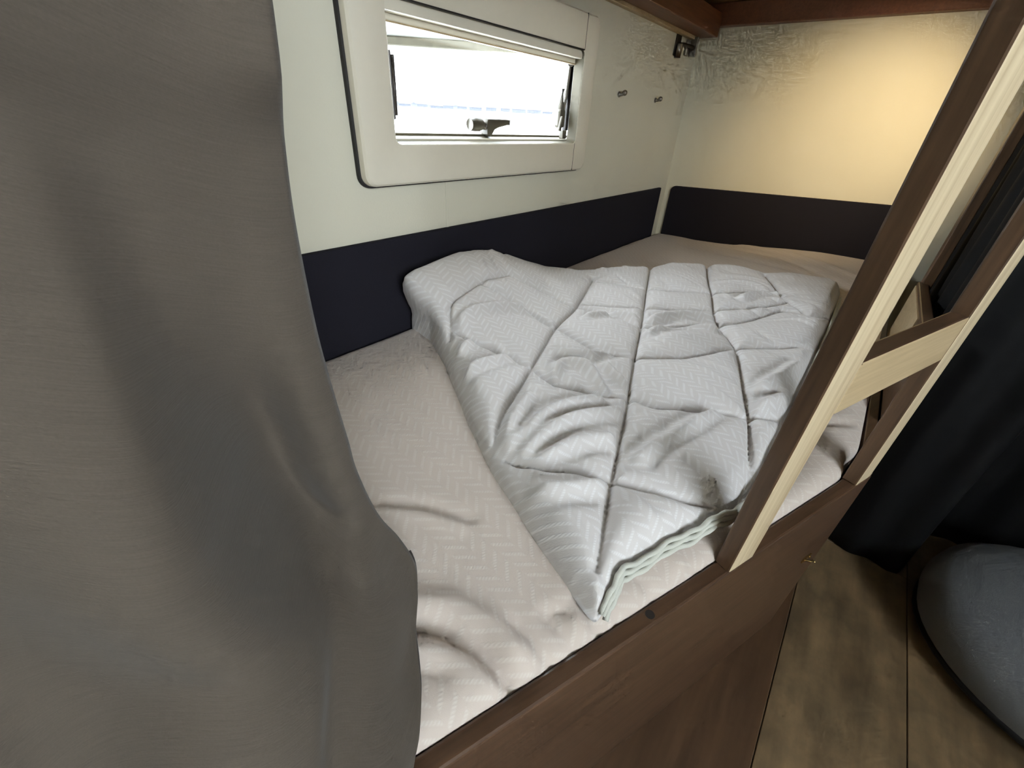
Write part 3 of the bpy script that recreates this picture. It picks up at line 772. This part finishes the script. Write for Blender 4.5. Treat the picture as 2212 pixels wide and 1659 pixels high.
# ================================================================== things in the aisle
sl = tag(empty('floor_pouf', (1.075, -.659, 0)), 'grey round upholstered pouf on the wooden floor', 'pouf')
def lathe(prof, n=48):
    V = []; Fc = []
    for r, z in prof:
        for k in range(n): V.append((r*math.cos(2*math.pi*k/n), r*math.sin(2*math.pi*k/n), z))
    for i in range(len(prof)-1):
        for k in range(n): Fc.append((i*n+k, i*n+(k+1) % n, (i+1)*n+(k+1) % n, (i+1)*n+k))
    Fc.append(tuple(reversed(range(n)))); Fc.append(tuple(range((len(prof)-1)*n, len(prof)*n)))
    return V, Fc
V, Fc = lathe([(.19, .0), (.215, .008), (.238, .04), (.250, .075), (.253, .10), (.247, .132), (.225, .156), (.16, .172), (.08, .178), (.01, .179)])
obj('cushion', V, Fc, MAT['grey'], sl, True, uv=[(v[0], v[1]+v[2]) for v in V])
V, Fc = lathe([(.236, .030), (.243, .032), (.245, .038), (.242, .044), (.236, .045)]); obj('edge_band', V, Fc, MAT['contact_shade'], sl, True)  # dark rim paints the contact shadow under the pouf's edge
V, Fc = lathe([(.012, .177), (.012, .181), (.009, .184), (.002, .185)], 20); obj('button', V, Fc, MAT['grey'], sl, True, uv=[(v[0], v[1]) for v in V])

# black curtain closing off the niche beyond the ladder: a side wing along the bed and a front wing across the aisle
path = [(1.745-.0, -.218), (1.20, -.218), (1.182, -.236), (1.182, -.385), (1.20, -.40), (1.40, -.41), (1.41, -.43), (1.41, -1.32)]
pp = []
for (xa, ya), (xb, yb) in zip(path[:-1], path[1:]):
    m = max(2, int(math.hypot(xb-xa, yb-ya)/.008))
    nx_, ny_ = (yb-ya), -(xb-xa); ll = math.hypot(nx_, ny_)
    for i in range(m): pp.append((xa+(xb-xa)*i/m, ya+(yb-ya)*i/m, nx_/ll, ny_/ll))
nz = 30; V = []; uvd = []
for i in range(nz+1):
    z = .006+1.93*i/nz
    for j, (x, y, nx_, ny_) in enumerate(pp):
        am = .007*math.sin(j*.55+.5*math.sin(i*.35))+.004*math.sin(j*.21+i*.25)-.008
        V.append((x-nx_*am, y-ny_*am, z)); uvd.append((j*.008, z))
m = len(pp)
Fc = [(i*m+j, i*m+j+1, (i+1)*m+j+1, (i+1)*m+j) for i in range(nz) for j in range(m-1)]
dc = obj('dark_curtain', [(v[0]-1.3, v[1]+.5, v[2]) for v in V], Fc, MAT['black'], None, True, uv=uvd, loc=(1.3, -.5, 0))
sd = dc.modifiers.new('thick', 'SOLIDIFY'); sd.thickness = .002
tag(dc, 'black pleated curtain closing off the dark niche beyond the ladder', 'curtain')

# added warm lamp, unseen under the upper bunk, to brighten the end wall
lp = tag(empty('added_lamp', (1.42, -.135, 1.298)), 'small added warm lamp under the upper bunk lighting the end wall', 'lamp')
V, Fc = lathe([(.022, 0), (.022, -.006), (.008, -.008)], 24); obj('base', V, Fc, MAT['metal'], lp, True)
V, Fc = tube([(0, 0, -.006), (0, 0, -.03), (.008, .002, -.045)], .005, 8); obj('stem', V, Fc, MAT['metal'], lp, True)
aim = (Vector((2.18, .17, .93))-Vector((1.43, -.13, 1.25))).normalized()
hp = Vector((.008, .002, -.048))
V, Fc = tube([hp-aim*.02, hp-aim*.015, hp+aim*.03, hp+aim*.034], [.012, .018, .022, .022], 20, cap=False)
obj('shade', V, Fc, MAT['metal'], lp, True)
V, Fc = tube([hp+aim*.022, hp+aim*.024], .018, 20); obj('bulb_lens', V, Fc, MAT['lampglow'], lp, True)
ld_ = bpy.data.lights.new('lamp_light', 'SPOT'); ld_.energy = 4.2; ld_.color = (1.0, .76, .42); ld_.spot_size = math.radians(66); ld_.spot_blend = 1.0; ld_.shadow_soft_size = .02
lo_ = bpy.data.objects.new('lamp_light', ld_); COL.objects.link(lo_); lo_.parent = lp; lo_.location = hp+aim*.04
lo_.rotation_euler = aim.to_track_quat('-Z', 'Y').to_euler()

# ================================================================== outdoors, seen through the window
def ground():
    rs = [0, 3, 8, 20, 60, 150, 320, 700]; V = []; Fc = []; n = 48
    for r in rs:
        for k in range(n):
            a = 2*math.pi*k/n; z = -.55 + (5.2 if r >= 320 else 5.2*(r/320)**1.3) if r > 3 else -.55
            V.append((r*math.cos(a), r*math.sin(a), z))
    for i in range(len(rs)-1):
        for k in range(n): Fc.append((i*n+k, i*n+(k+1) % n, (i+1)*n+(k+1) % n, (i+1)*n+k))
    return tag(obj('ground', V, Fc, MAT['snow']), kind='structure')
ground()
gz = lambda D: -.65 + (5.2 if D >= 320 else 5.2*(D/320)**1.3)
random.seed(7)
cen = math.radians(43)
for k in range(13):
    a = math.radians(53.2 - k*1.62 + random.uniform(-.3, .3)); D = (280, 305, 330)[k % 3]+random.uniform(-2, 2)
    w = random.uniform(6, 10); dpt = random.uniform(5, 8); hh = random.uniform(1.2, 2.0); rh = random.uniform(.8, 1.6)
    h = empty('far_house', (D*math.cos(a), D*math.sin(a), gz(D)))
    tag(h, 'small gabled house in the far row beyond the snowy field', 'house', 'houses on the horizon outside the window')
    h.rotation_euler = (0, 0, a+math.pi/2+random.uniform(-.5, .5))
    bm = bmesh.new(); bm_box(bm, (0, 0, hh/2), (w, dpt, hh)); bmobj('walls', bm, MAT['house'], h)
    V = [(-w/2-.3, -dpt/2-.3, hh), (w/2+.3, -dpt/2-.3, hh), (w/2+.3, dpt/2+.3, hh), (-w/2-.3, dpt/2+.3, hh), (-w/2-.3, 0, hh+rh), (w/2+.3, 0, hh+rh)]
    obj('roof', V, [(0, 1, 5, 4), (2, 3, 4, 5), (0, 4, 3), (1, 2, 5), (3, 2, 1, 0)], MAT['roof'], h)
for k in range(9):
    a = math.radians(random.uniform(33.5, 52)); D = 350+k*3; hh = random.uniform(2.2, 4.2)
    t = tag(empty('far_tree', (D*math.cos(a), D*math.sin(a), gz(D))), 'grey leafless tree among the far houses on the horizon', 'tree', 'trees on the horizon outside the window')
    V, Fc = tube([(0, 0, 0), (0, 0, hh*.45)], [.2, .12], 6); obj('trunk', V, Fc, MAT['tree'], t)
    bm = bmesh.new(); bmesh.ops.create_icosphere(bm, subdivisions=2, radius=hh*.35)
    for v in bm.verts: v.co *= random.uniform(.75, 1.15)
    bmobj('crown', bm, MAT['tree'], t, loc=(0, 0, hh*.65))
# sheltering canopy roof with a weathered edge beam outside
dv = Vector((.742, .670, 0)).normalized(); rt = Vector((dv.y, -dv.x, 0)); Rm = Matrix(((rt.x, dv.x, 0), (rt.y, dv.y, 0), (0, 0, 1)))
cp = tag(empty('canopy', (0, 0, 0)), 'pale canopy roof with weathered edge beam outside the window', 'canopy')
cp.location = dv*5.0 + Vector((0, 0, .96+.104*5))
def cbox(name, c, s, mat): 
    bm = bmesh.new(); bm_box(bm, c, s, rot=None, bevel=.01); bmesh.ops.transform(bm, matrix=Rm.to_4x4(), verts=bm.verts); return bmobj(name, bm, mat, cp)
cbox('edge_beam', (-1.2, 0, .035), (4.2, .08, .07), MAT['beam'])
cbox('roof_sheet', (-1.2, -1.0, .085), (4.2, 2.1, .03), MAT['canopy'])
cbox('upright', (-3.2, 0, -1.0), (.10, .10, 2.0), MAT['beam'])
